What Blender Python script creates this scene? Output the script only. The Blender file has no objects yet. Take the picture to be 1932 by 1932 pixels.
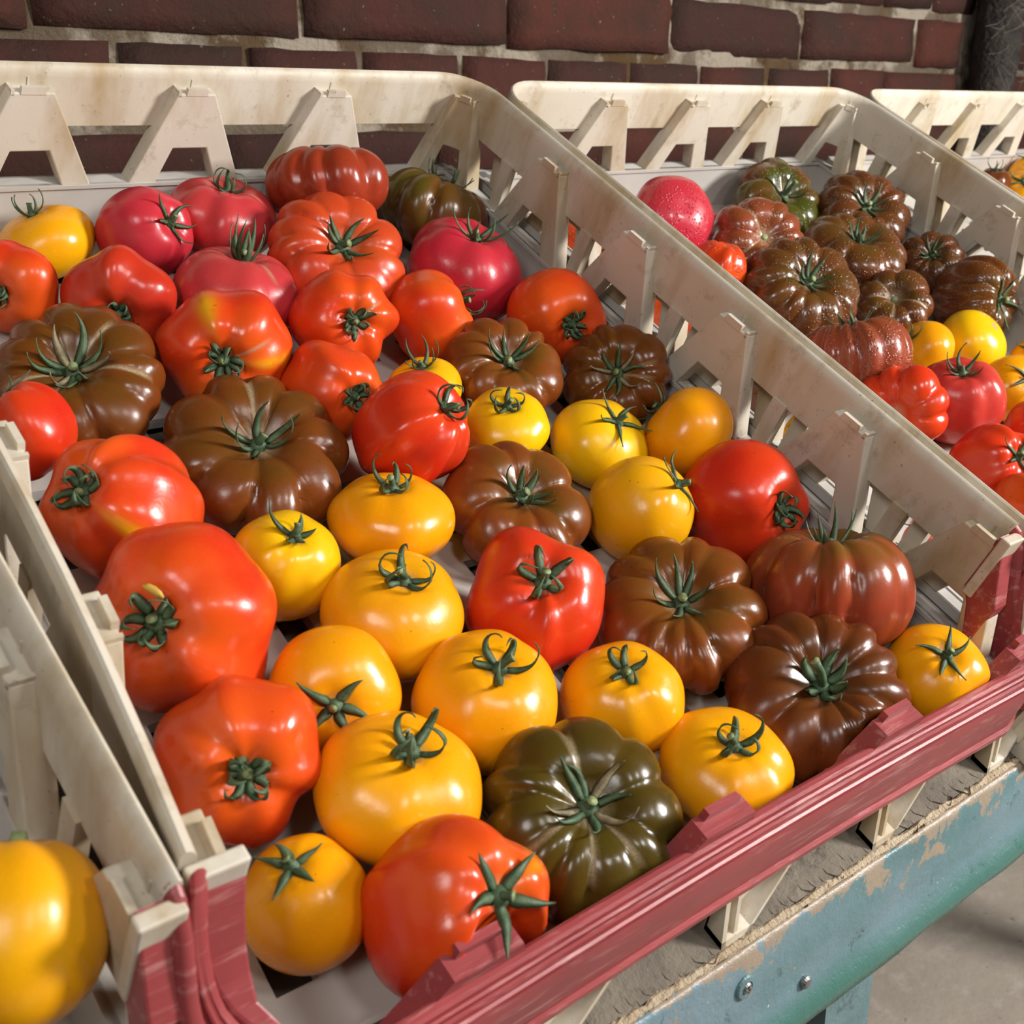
import bpy, bmesh, math, random
import numpy as np
from mathutils import Matrix, Vector, noise as mnoise

# ------------------------------------------------------------------ scene, camera, light
SC = bpy.context.scene
COL = SC.collection
Z0 = 0.75                                   # height of the shelf front above the concrete
TILT = math.radians(27)                     # the display shelf slopes down to the customer
MW = Matrix.Translation((0, 0, Z0)) @ Matrix.Rotation(TILT, 4, 'X')      # crate frame -> world

SC.view_settings.view_transform = 'Standard'
SC.view_settings.look = 'None'
SC.view_settings.gamma = 1
SC.view_settings.use_curve_mapping = False
SC.view_settings.exposure = 0.0

cam = bpy.data.cameras.new('camera')
cam.sensor_width = 36; cam.sensor_fit = 'HORIZONTAL'
cam.lens = 2269.7 / 1932 * 36
cam.clip_start = .02
cam.dof.use_dof = True; cam.dof.focus_distance = .68; cam.dof.aperture_fstop = 20
camo = bpy.data.objects.new('camera', cam); COL.objects.link(camo)
_R = [(0.75812606, -0.57926716, 0.29949029), (-0.20604341, -0.64852156, -0.73277957), (0.61870105, 0.49383129, -0.61101528)]
_C = (-0.14316846, -0.15271685, 0.44236446)
_m = Matrix([[_R[0][i], -_R[1][i], -_R[2][i], _C[i]] for i in range(3)] + [[0, 0, 0, 1]])
camo.matrix_world = MW @ _m
SC.camera = camo

w = bpy.data.worlds.new('room_air'); SC.world = w; w.use_nodes = True
w.node_tree.nodes['Background'].inputs[0].default_value = (1, .93, .85, 1)
w.node_tree.nodes['Background'].inputs[1].default_value = 0.018

def window_light(name, az, el, dist, sx, sy, power, col):
    """daylight from one of the openings in the wall behind the photographer"""
    l = bpy.data.lights.new(name, 'AREA'); l.shape = 'RECTANGLE'; l.size = sx; l.size_y = sy
    l.energy = power; l.color = col
    o = bpy.data.objects.new(name, l); COL.objects.link(o)
    a, e = math.radians(az), math.radians(el)
    d = Vector((math.sin(a) * math.cos(e), -math.cos(a) * math.cos(e), math.sin(e)))
    c = Vector((.3, .15, Z0 + .12))
    o.location = c + d * dist
    o.rotation_euler = d.to_track_quat('Z', 'Y').to_euler()
    o['kind'] = 'helper'
window_light('doorway_light', 46, 20, 2.0, .34, .44, 58, (1, .97, .93))
window_light('window_light', -12, 40, 1.8, .24, .24, 4.8, (1, .98, .95))
window_light('window_light', 18, 36, 1.8, .24, .24, 6.5, (1, .98, .95))
window_light('window_light', -55, 32, 1.5, .28, .34, 5.2, (1, .97, .93))

# ------------------------------------------------------------------ materials
def new_mat(name):
    m = bpy.data.materials.new(name); m.use_nodes = True
    nt = m.node_tree; b = nt.nodes['Principled BSDF']
    return m, nt, b
def nd(nt, typ, **kw):
    n = nt.nodes.new(typ)
    for k, v in kw.items():
        if k.startswith('i_'):
            key = k[2:]
            key = int(key) if key.isdigit() else key.replace('_', ' ')
            n.inputs[key].default_value = v
        else: setattr(n, k, v)
    return n
def c4(c): return (c[0], c[1], c[2], 1)
def mix(nt, fac, a, b, blend='MIX'):
    n = nt.nodes.new('ShaderNodeMix'); n.data_type = 'RGBA'; n.blend_type = blend
    for inp, v in ((n.inputs[0], fac), (n.inputs[6], a), (n.inputs[7], b)):
        if isinstance(v, (int, float)): inp.default_value = v
        elif isinstance(v, tuple): inp.default_value = c4(v)
        else: nt.links.new(v, inp)
    return n.outputs[2]
def mathn(nt, op, a, b=0., clamp=False):
    n = nt.nodes.new('ShaderNodeMath'); n.operation = op; n.use_clamp = clamp
    for inp, v in ((n.inputs[0], a), (n.inputs[1], b)):
        if isinstance(v, (int, float)): inp.default_value = v
        else: nt.links.new(v, inp)
    return n.outputs[0]
def ramp(nt, val, p0, p1, a=0., b=1.):
    n = nt.nodes.new('ShaderNodeMapRange'); n.clamp = True
    nt.links.new(val, n.inputs[0])
    n.inputs[1].default_value = p0; n.inputs[2].default_value = p1; n.inputs[3].default_value = a; n.inputs[4].default_value = b
    return n.outputs[0]
def coords(nt, scale=(1, 1, 1), rnd=True):
    tc = nt.nodes.new('ShaderNodeTexCoord'); mp = nt.nodes.new('ShaderNodeMapping')
    mp.inputs['Scale'].default_value = scale
    nt.links.new(tc.outputs['Object'], mp.inputs['Vector'])
    if rnd:
        oi = nt.nodes.new('ShaderNodeObjectInfo')
        nt.links.new(mathn(nt, 'MULTIPLY', oi.outputs['Random'], 37.), mp.inputs['Location'])
    return mp.outputs['Vector']
def noise(nt, vec, scale, detail=3, rough=.55):
    n = nd(nt, 'ShaderNodeTexNoise', i_Scale=scale, i_Detail=detail, i_Roughness=rough)
    nt.links.new(vec, n.inputs['Vector']); return n.outputs['Fac']
def bump(nt, b, h, strength=.3, dist=.002, prev=None):
    n = nd(nt, 'ShaderNodeBump', i_Strength=strength, i_Distance=dist)
    nt.links.new(h, n.inputs['Height'])
    if prev is not None: nt.links.new(prev, n.inputs['Normal'])
    nt.links.new(n.outputs['Normal'], b.inputs['Normal']); return n.outputs['Normal']
def attr(nt, name):
    n = nt.nodes.new('ShaderNodeAttribute'); n.attribute_name = name; return n.outputs['Fac']

def tomato_mat(name, a, b, top, topw=.5, streak=(.75, .36, .01), wet=False, rough=.24, bottom=None):
    m, nt, bs = new_mat(name)
    v = coords(nt)
    n1 = noise(nt, v, 26, 2)
    col = mix(nt, ramp(nt, n1, .36, .66), a, b)
    n2 = noise(nt, v, 60, 3)
    sh = mathn(nt, 'MULTIPLY', attr(nt, 'shoulder'), ramp(nt, n2, .32, .62, .35, 1.))
    col = mix(nt, mathn(nt, 'MULTIPLY', sh, topw, True), col, top)
    if bottom: col = mix(nt, ramp(nt, attr(nt, 'shoulder'), .25, 0., 0., .75), col, bottom)
    col = mix(nt, mathn(nt, 'MULTIPLY', attr(nt, 'streak'), ramp(nt, n2, .3, .5)), col, streak)
    n3 = noise(nt, v, 900, 2)
    col = mix(nt, ramp(nt, n3, .58, .74, 0., .16), col, tuple(min(1, c * 1.5 + .03) for c in a))
    n4 = noise(nt, v, 420, 1)
    col = mix(nt, ramp(nt, n4, .79, .81, 0., .6), col, (.04, .015, .008))
    cork = mathn(nt, 'MULTIPLY', attr(nt, 'cork'), ramp(nt, n3, .3, .6, .55, 1.))
    col = mix(nt, cork, col, (.42, .33, .20))
    nt.links.new(col, bs.inputs['Base Color'])
    n5 = noise(nt, v, 45, 4)
    nt.links.new(ramp(nt, n5, .3, .7, rough - .05, rough + .10), bs.inputs['Roughness'])
    bs.inputs['Specular IOR Level'].default_value = .42
    nrm = bump(nt, bs, noise(nt, v, 160, 2), .10, .0015)
    if wet:
        vo = nd(nt, 'ShaderNodeTexVoronoi', i_Scale=400.); nt.links.new(v, vo.inputs['Vector'])
        vr = nd(nt, 'ShaderNodeTexNoise', i_Scale=95.); nt.links.new(v, vr.inputs['Vector'])
        d = mathn(nt, 'MULTIPLY', ramp(nt, vo.outputs['Distance'], .42, .12), ramp(nt, vr.outputs['Fac'], .42, .52))
        bump(nt, bs, d, .8, .0008, nrm)
        bs.inputs['Coat Weight'].default_value = .35; bs.inputs['Coat Roughness'].default_value = .08
    return m
TM = dict(
 yellow=tomato_mat('skin_yellow', (.88, .51, .003), (.84, .42, .003), (.80, .46, .010), .5),
 orange=tomato_mat('skin_orange', (.88, .375, .003), (.85, .31, .003), (.86, .39, .004), .4),
 gold=tomato_mat('skin_gold', (.84, .41, .004), (.86, .36, .003), (.60, .20, .01), .4),
 red=tomato_mat('skin_red', (.60, .024, .008), (.68, .050, .009), (.68, .075, .010), .35),
 redorange=tomato_mat('skin_red_orange', (.63, .032, .008), (.72, .085, .009), (.74, .12, .010), .55),
 deepred=tomato_mat('skin_deep_red', (.46, .022, .012), (.56, .040, .012), (.62, .09, .012), .3),
 ribred=tomato_mat('skin_ribbed_red', (.52, .040, .014), (.60, .075, .014), (.50, .09, .015), .5),
 brownred=tomato_mat('skin_brown_red', (.26, .028, .012), (.33, .042, .014), (.22, .035, .012), .4),
 pink=tomato_mat('skin_pink', (.50, .035, .045), (.58, .055, .050), (.50, .06, .045), .5, rough=.27),
 raspberry=tomato_mat('skin_raspberry', (.50, .020, .040), (.56, .030, .045), (.42, .03, .035), .4, rough=.26),
 brown=tomato_mat('skin_brown', (.135, .038, .006), (.19, .042, .007), (.10, .050, .006), .75),
 rust=tomato_mat('skin_rust', (.18, .040, .007), (.23, .050, .009), (.105, .060, .006), .8),
 bronze=tomato_mat('skin_bronze', (.27, .040, .015), (.35, .055, .022), (.095, .085, .008), .95),
 olive=tomato_mat('skin_olive', (.070, .042, .006), (.092, .048, .006), (.062, .052, .006), .8),
 dark=tomato_mat('skin_dark_brown', (.125, .026, .007), (.155, .034, .007), (.080, .040, .006), .7),
 greenred=tomato_mat('skin_green_red', (.16, .035, .010), (.085, .060, .008), (.075, .075, .007), .9),
 wetbrown=tomato_mat('skin_wet_brown', (.120, .034, .008), (.155, .040, .010), (.085, .055, .008), .85, wet=True),
 wetdark=tomato_mat('skin_wet_dark', (.115, .030, .010), (.145, .035, .010), (.075, .045, .008), .8, wet=True),
 wetgreen=tomato_mat('skin_wet_green', (.145, .032, .010), (.055, .062, .006), (.050, .070, .006), .9, wet=True),
 wetrust=tomato_mat('skin_wet_rust', (.26, .050, .020), (.32, .06, .03), (.15, .06, .012), .8, wet=True),
 wetred=tomato_mat('skin_wet_red', (.66, .050, .008), (.72, .09, .008), (.60, .05, .01), .4, wet=True),
 wetpink=tomato_mat('skin_wet_pink', (.50, .022, .045), (.55, .035, .05), (.46, .03, .04), .3, wet=True, rough=.3),
)
def plain(name, a, b, sc, rough=.5, bs_=.2, bd=.002, spec=.5, scale=(1, 1, 1)):
    m, nt, p = new_mat(name); v = coords(nt, scale)
    nt.links.new(mix(nt, ramp(nt, noise(nt, v, sc, 4), .35, .65), a, b), p.inputs['Base Color'])
    p.inputs['Roughness'].default_value = rough; p.inputs['Specular IOR Level'].default_value = spec
    bump(nt, p, noise(nt, v, sc * 4, 3), bs_, bd)
    return m
M_SEPAL = plain('sepal_green', (.040, .085, .034), (.095, .150, .075), 140, .6, .4, .0008)
M_SEPAL_DRY = plain('sepal_dry', (.30, .25, .14), (.16, .13, .07), 200, .7, .4, .0008)
M_STEMCUT = plain('stem_cut', (.30, .36, .16), (.20, .26, .10), 300, .6)
M_PETAL = plain('dry_petal', (.62, .40, .06), (.52, .30, .05), 200, .6)

def plastic_white():
    m, nt, p = new_mat('crate_plastic_cream'); v = coords(nt)
    base = mix(nt, ramp(nt, noise(nt, v, 9, 4), .35, .7), (.66, .605, .51), (.57, .505, .40))
    st = noise(nt, coords(nt, (1, 1, .35)), 17, 5, .62)
    col = mix(nt, ramp(nt, st, .47, .68, 0., .85), base, (.38, .26, .11))
    st2 = noise(nt, v, 55, 5, .7)
    col = mix(nt, ramp(nt, st2, .56, .74, 0., .6), col, (.30, .22, .13))
    sp = noise(nt, v, 420, 2)
    col = mix(nt, ramp(nt, sp, .70, .76, 0., .6), col, (.09, .07, .05))
    nt.links.new(col, p.inputs['Base Color'])
    nt.links.new(ramp(nt, st2, .3, .7, .42, .65), p.inputs['Roughness'])
    bump(nt, p, st2, .12, .002)
    return m
M_WHITE = plastic_white()
M_TRAY = plain('crate_plastic_pale', (.56, .53, .49), (.47, .44, .40), 14, .5, .08)
def plastic_red():
    m, nt, p = new_mat('crate_plastic_red'); v = coords(nt)
    base = mix(nt, ramp(nt, noise(nt, v, 14, 4), .35, .7), (.34, .055, .058), (.25, .040, .043))
    sc = noise(nt, coords(nt, (.12, 1, 1)), 190, 4, .7)
    col = mix(nt, ramp(nt, sc, .54, .74, 0., .7), base, (.58, .29, .27))
    col = mix(nt, ramp(nt, noise(nt, v, 70, 5, .7), .58, .8, 0., .55), col, (.15, .07, .05))
    nt.links.new(col, p.inputs['Base Color']); p.inputs['Roughness'].default_value = .42
    bump(nt, p, sc, .25, .0012)
    return m
M_RED = plastic_red()

def brick_mat():
    m, nt, p = new_mat('brick_old_red'); v = coords(nt)
    oi = nt.nodes.new('ShaderNodeObjectInfo')
    a = mix(nt, ramp(nt, oi.outputs['Random'], .1, .9), (.050, .019, .015), (.085, .024, .016))
    a = mix(nt, ramp(nt, noise(nt, v, 10, 5, .65), .42, .68, 0., .85), a, (.036, .022, .015))
    a = mix(nt, ramp(nt, noise(nt, v, 48, 5, .7), .56, .72, 0., .6), a, (.035, .022, .017))
    a = mix(nt, ramp(nt, noise(nt, v, 210, 3, .6), .68, .76, 0., .6), a, (.30, .24, .17))
    nt.links.new(a, p.inputs['Base Color']); p.inputs['Roughness'].default_value = .85
    p.inputs['Specular IOR Level'].default_value = .25
    bump(nt, p, noise(nt, v, 70, 7, .68), .7, .006)
    return m
M_BRICK = brick_mat()
def mortar_mat():
    m, nt, p = new_mat('lime_mortar'); v = coords(nt, rnd=False)
    a = mix(nt, ramp(nt, noise(nt, v, 7, 4), .4, .62), (.17, .135, .10), (.10, .060, .028))
    a = mix(nt, ramp(nt, noise(nt, v, 13, 5, .65), .50, .60, 0., .9), a, (.40, .345, .27))
    a = mix(nt, ramp(nt, noise(nt, v, 38, 5, .7), .58, .75, 0., .9), a, (.05, .03, .02))
    nt.links.new(a, p.inputs['Base Color']); p.inputs['Roughness'].default_value = .95
    p.inputs['Specular IOR Level'].default_value = .1
    bump(nt, p, noise(nt, v, 110, 6, .7), .9, .006)
    return m
M_MORTAR = mortar_mat()
def concrete_mat():
    m, nt, p = new_mat('concrete_floor'); v = coords(nt, rnd=False)
    a = mix(nt, ramp(nt, noise(nt, v, 5, 5, .6), .35, .68), (.40, .345, .285), (.31, .265, .22))
    a = mix(nt, ramp(nt, noise(nt, v, 28, 6, .7), .52, .72, 0., .6), a, (.50, .45, .39))
    a = mix(nt, ramp(nt, noise(nt, v, 60, 3, .6), .68, .72, 0., .75), a, (.16, .145, .13))
    nt.links.new(a, p.inputs['Base Color']); p.inputs['Roughness'].default_value = .75
    bump(nt, p, noise(nt, v, 40, 6, .7), .35, .006)
    return m
M_CONC = concrete_mat()
def board_mat():
    m, nt, p = new_mat('dirty_fibreboard'); v = coords(nt, rnd=False)
    a = mix(nt, ramp(nt, noise(nt, v, 22, 5, .65), .35, .68), (.21, .178, .138), (.125, .105, .082))
    a = mix(nt, ramp(nt, noise(nt, v, 120, 4, .7), .55, .72, 0., .8), a, (.05, .04, .03))
    nt.links.new(a, p.inputs['Base Color']); p.inputs['Roughness'].default_value = .9
    bump(nt, p, noise(nt, v, 150, 5, .7), .6, .003)
    return m
M_BOARD = board_mat()
M_FRAY = plain('torn_board_edge', (.50, .41, .29), (.36, .27, .17), 120, .95, .8, .003)
def paint_mat():
    m, nt, p = new_mat('worn_blue_green_paint'); v = coords(nt, rnd=False)
    a = mix(nt, ramp(nt, noise(nt, coords(nt, (.5, 1, 1), False), 16, 4), .38, .62), (.10, .19, .20), (.17, .25, .29))
    a = mix(nt, ramp(nt, noise(nt, v, 45, 5, .7), .62, .68, 0., .8), a, (.055, .11, .11))
    wear = mathn(nt, 'ADD', mathn(nt, 'MULTIPLY', attr(nt, 'edge'), .30), noise(nt, v, 38, 6, .68))
    a = mix(nt, ramp(nt, wear, .70, .73), a, (.32, .25, .185))
    a = mix(nt, ramp(nt, noise(nt, v, 260, 2), .72, .76), a, (.55, .56, .52))
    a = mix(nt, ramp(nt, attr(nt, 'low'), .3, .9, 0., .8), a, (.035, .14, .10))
    nt.links.new(a, p.inputs['Base Color']); p.inputs['Roughness'].default_value = .38
    bump(nt, p, noise(nt, v, 60, 6, .7), .5, .003)
    return m
M_PAINT = paint_mat()
M_STEEL = plain('dull_steel', (.35, .36, .36), (.22, .22, .21), 200, .4)
M_STEEL.node_tree.nodes['Principled BSDF'].inputs['Metallic'].default_value = .8
M_IRON = plain('rusted_pipe', (.016, .012, .010), (.040, .031, .025), 40, .85, .8, .006)
M_WEB = plain('cobweb', (.16, .14, .12), (.10, .09, .08), 50, .9)

# ------------------------------------------------------------------ object helpers
def link(name, me, mat=None, parent=None, smooth=False):
    o = bpy.data.objects.new(name, me); COL.objects.link(o)
    if mat is not None:
        for mm in (mat if isinstance(mat, (list, tuple)) else [mat]): me.materials.append(mm)
    if parent is not None: o.parent = parent
    if smooth: me.polygons.foreach_set('use_smooth', [True] * len(me.polygons))
    return o
def from_bm(name, bm, mat=None, parent=None, smooth=False, recalc=True):
    if recalc: bmesh.ops.recalc_face_normals(bm, faces=bm.faces[:])
    me = bpy.data.meshes.new(name); bm.to_mesh(me); bm.free()
    return link(name, me, mat, parent, smooth)
def empty(name, mw=None, parent=None):
    o = bpy.data.objects.new(name, None); COL.objects.link(o); o.empty_display_size = .03
    if parent is not None: o.parent = parent
    if mw is not None: o.matrix_world = mw
    return o
def tag(o, label=None, cat=None, group=None, kind=None):
    if label: o['label'] = label
    if cat: o['category'] = cat
    if group: o['group'] = group
    if kind: o['kind'] = kind
    return o
def copy_tree(o, parent=None):
    c = o.copy(); COL.objects.link(c)
    if parent is not None: c.parent = parent
    for ch in list(o.children): copy_tree(ch, c)
    return c
def box(bm, x0, x1, y0, y1, z0, z1, f=None):
    f = f or (lambda x, y, z: (x, y, z))
    vs = [bm.verts.new(f(x, y, z)) for x in (x0, x1) for y in (y0, y1) for z in (z0, z1)]
    for q in ((0, 1, 3, 2), (4, 6, 7, 5), (0, 4, 5, 1), (2, 3, 7, 6), (0, 2, 6, 4), (1, 5, 7, 3)):
        bm.faces.new([vs[i] for i in q])
def bevel(bm, w=.0008, seg=1, ang=.5):
    ed = [e for e in bm.edges if len(e.link_faces) == 2 and e.calc_face_angle(0) > ang]
    bmesh.ops.bevel(bm, geom=ed, offset=w, segments=seg, profile=.5, affect='EDGES', clamp_overlap=True)
def strip_prism(bm, quads, m0, m1, f, nseg=1):
    """each quad = 4 (u,z) corners, extruded from depth m0 to m1 and mapped by f(u,m,z); split in u for curved runs"""
    for (a, b, c, d) in quads:                       # a-b bottom, d-c top
        rows = []
        for k in range(nseg + 1):
            t = k / nseg
            lo = (a[0] + (b[0] - a[0]) * t, a[1] + (b[1] - a[1]) * t)
            hi = (d[0] + (c[0] - d[0]) * t, d[1] + (c[1] - d[1]) * t)
            rows.append([bm.verts.new(f(lo[0], m, lo[1])) for m in (m0, m1)] + [bm.verts.new(f(hi[0], m, hi[1])) for m in (m1, m0)])
        for r0, r1 in zip(rows, rows[1:]):
            for k in range(4):
                bm.faces.new([r0[k], r1[k], r1[(k + 1) % 4], r0[(k + 1) % 4]])
        bm.faces.new(rows[0]); bm.faces.new(rows[-1][::-1])

def plate(bm, quads, m0, m1, f, nseg=1):
    """quads sharing corners in the (u,z) plane become one solid plate: faces front and back, sides only on the outline"""
    vd = {}; edges = {}; cells = []
    def key(p): return (round(p[0], 6), round(p[1], 6))
    for (a, b, c, d) in quads:
        for k in range(nseg):
            t0, t1 = k / nseg, (k + 1) / nseg
            L = lambda p, q, t: (p[0] + (q[0] - p[0]) * t, p[1] + (q[1] - p[1]) * t)
            cells.append([L(a, b, t0), L(a, b, t1), L(d, c, t1), L(d, c, t0)])
    def V(p, m):
        k = (key(p), m)
        if k not in vd: vd[k] = bm.verts.new(f(p[0], m, p[1]))
        return vd[k]
    for c in cells:
        bm.faces.new([V(p, m0) for p in c]); bm.faces.new([V(p, m1) for p in reversed(c)])
        for p, q in zip(c, c[1:] + c[:1]):
            e = frozenset((key(p), key(q))); edges.setdefault(e, []).append((p, q))
    for e, l in edges.items():
        if len(l) == 1:
            p, q = l[0]; bm.faces.new([V(q, m0), V(p, m0), V(p, m1), V(q, m1)])

# ------------------------------------------------------------------ crate
W, D, YF, H, ZL, ZFL, ZB = .45, .509, -.0445, .130, .058, .017, .005
RC = .034
def wallmap(side, rev=False):
    if side == 'R': return lambda u, m, z: (W - m, u, z)
    if side == 'L': return lambda u, m, z: (m, u, z)
    if side == 'B': return lambda u, m, z: (u, D - m, z)
    if side == 'F': return lambda u, m, z: (u, YF + m, z)
def corner_map(cx, cy, a0):
    """u = arc length (at m=.006) either side of the corner middle; straight beyond the arc"""
    half = math.pi / 4 * RC
    def f(u, m, z):
        if abs(u) <= half:
            a = a0 + u / RC; r = RC - m
            return (cx + r * math.cos(a), cy + r * math.sin(a), z)
        s = 1 if u > 0 else -1
        a = a0 + s * math.pi / 4; r = RC - m
        t = abs(u) - half
        return (cx + r * math.cos(a) - s * t * math.sin(a), cy + r * math.sin(a) + s * t * math.cos(a), z)
    return f
def bracket_bm(f, u0, dz=0., zmin=ZL - .0005, nseg=1, wide=1.):
    bm = bmesh.new()
    def P(u, z): return (u0 + u * wide, z + dz)
    zt, zh, zb = .1175, .081, ZL - .0005
    xo = .0125 + .026 * (zt - zh) / (zt - zb); xi = .0115; xt = .0125 * xi / xo
    quads = [[P(-.0385, zb), P(-.0205, zb), P(-xi, zh), P(-xo, zh)], [P(.0205, zb), P(.0385, zb), P(xo, zh), P(xi, zh)],
             [P(-xo, zh), P(-xi, zh), P(-xt, zt), P(-.0125, zt)], [P(-xi, zh), P(xi, zh), P(xt, zt), P(-xt, zt)], [P(xi, zh), P(xo, zh), P(.0125, zt), P(xt, zt)]]
    plate(bm, quads, -.0005, .0118, f, max(1, nseg // 2))
    bmesh.ops.recalc_face_normals(bm, faces=bm.faces[:])
    bevel(bm, .0009, 2, .6)
    # lip on the top edge and the little rib above it
    strip_prism(bm, [[P(-.0072, zt - .001), P(.0072, zt - .001), P(.0066, zt + .0034), P(-.0066, zt + .0034)]], .0092, .0122, f, max(1, nseg // 2))
    strip_prism(bm, [[P(-.0125, zt - .002), P(-.0105, zt - .002), P(-.0105, zt + .0018), P(-.0125, zt + .0018)]], .002, .0118, f, 1)
    strip_prism(bm, [[P(-.0007, zt), P(.0007, zt), P(.0005, zt + .0055), P(-.0005, zt + .0055)]], -.0005, .0035, f, 1)
    return bm
def sweep(bm, stations, prof):
    """stations: (x,y,zshift,nx,ny,nscale); prof: closed list of (n,z)"""
    rings = []
    for (x, y, zs, nx, ny, ns) in stations:
        rings.append([bm.verts.new((x + nx * n * ns, y + ny * n * ns, z + zs)) for n, z in prof])
    k = len(prof)
    for a, b in zip(rings, rings[1:]):
        for i in range(k): bm.faces.new([a[i], b[i], b[(i + 1) % k], a[(i + 1) % k]])
    bm.faces.new(rings[0]); bm.faces.new(rings[-1][::-1])
def arc(cx, cy, a0, a1, n):
    return [(cx + RC * math.cos(a0 + (a1 - a0) * i / n), cy + RC * math.sin(a0 + (a1 - a0) * i / n), math.cos(a0 + (a1 - a0) * i / n), math.sin(a0 + (a1 - a0) * i / n)) for i in range(n + 1)]
HP = math.pi / 2
RIM = [(-.0030, .0925), (-.0030, .1225), (-.0026, .1255), (-.0014, .1280), (0, .1295), (.0014, .1300), (.0026, .1292), (.0030, .1275), (.0030, .1215), (.0008, .1195), (.0000, .1180), (.0000, .0925)]
RAIL = [(-.0005, -.037), (-.0008, -.0045), (0, -.0012), (.0014, 0), (.0036, .0002), (.0050, -.0008), (.0056, -.0034), (.0066, -.0040), (.0080, -.0022), (.0092, -.0032), (.0098, -.0066), (.0110, -.0070), (.0124, -.0058), (.0136, -.0092), (.0146, -.0150), (.0160, -.0330), (.0180, -.0345), (.0182, -.0385), (.0150, -.0390)]
SIDEP = [(-.0030, -.0370), (-.0030, -.0090), (-.0028, -.0050), (-.0020, -.0024), (-.0010, -.0008), (0, -.0002), (.0006, 0), (.0012, -.0001), (.0018, -.0004), (.0022, -.0009), (.0026, -.0015), (.0029, -.0024), (.0030, -.0034), (.0030, -.0060), (.0030, -.0090), (.0012, -.0105), (.0003, -.0115), (0, -.0200), (0, -.0370)]
SIDE_Y = [.397, .302, .2065, .107, .009]
BACK_X = [.123, .2245, .326]
FRONT_X = [.087, .2085, .331]

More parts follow.
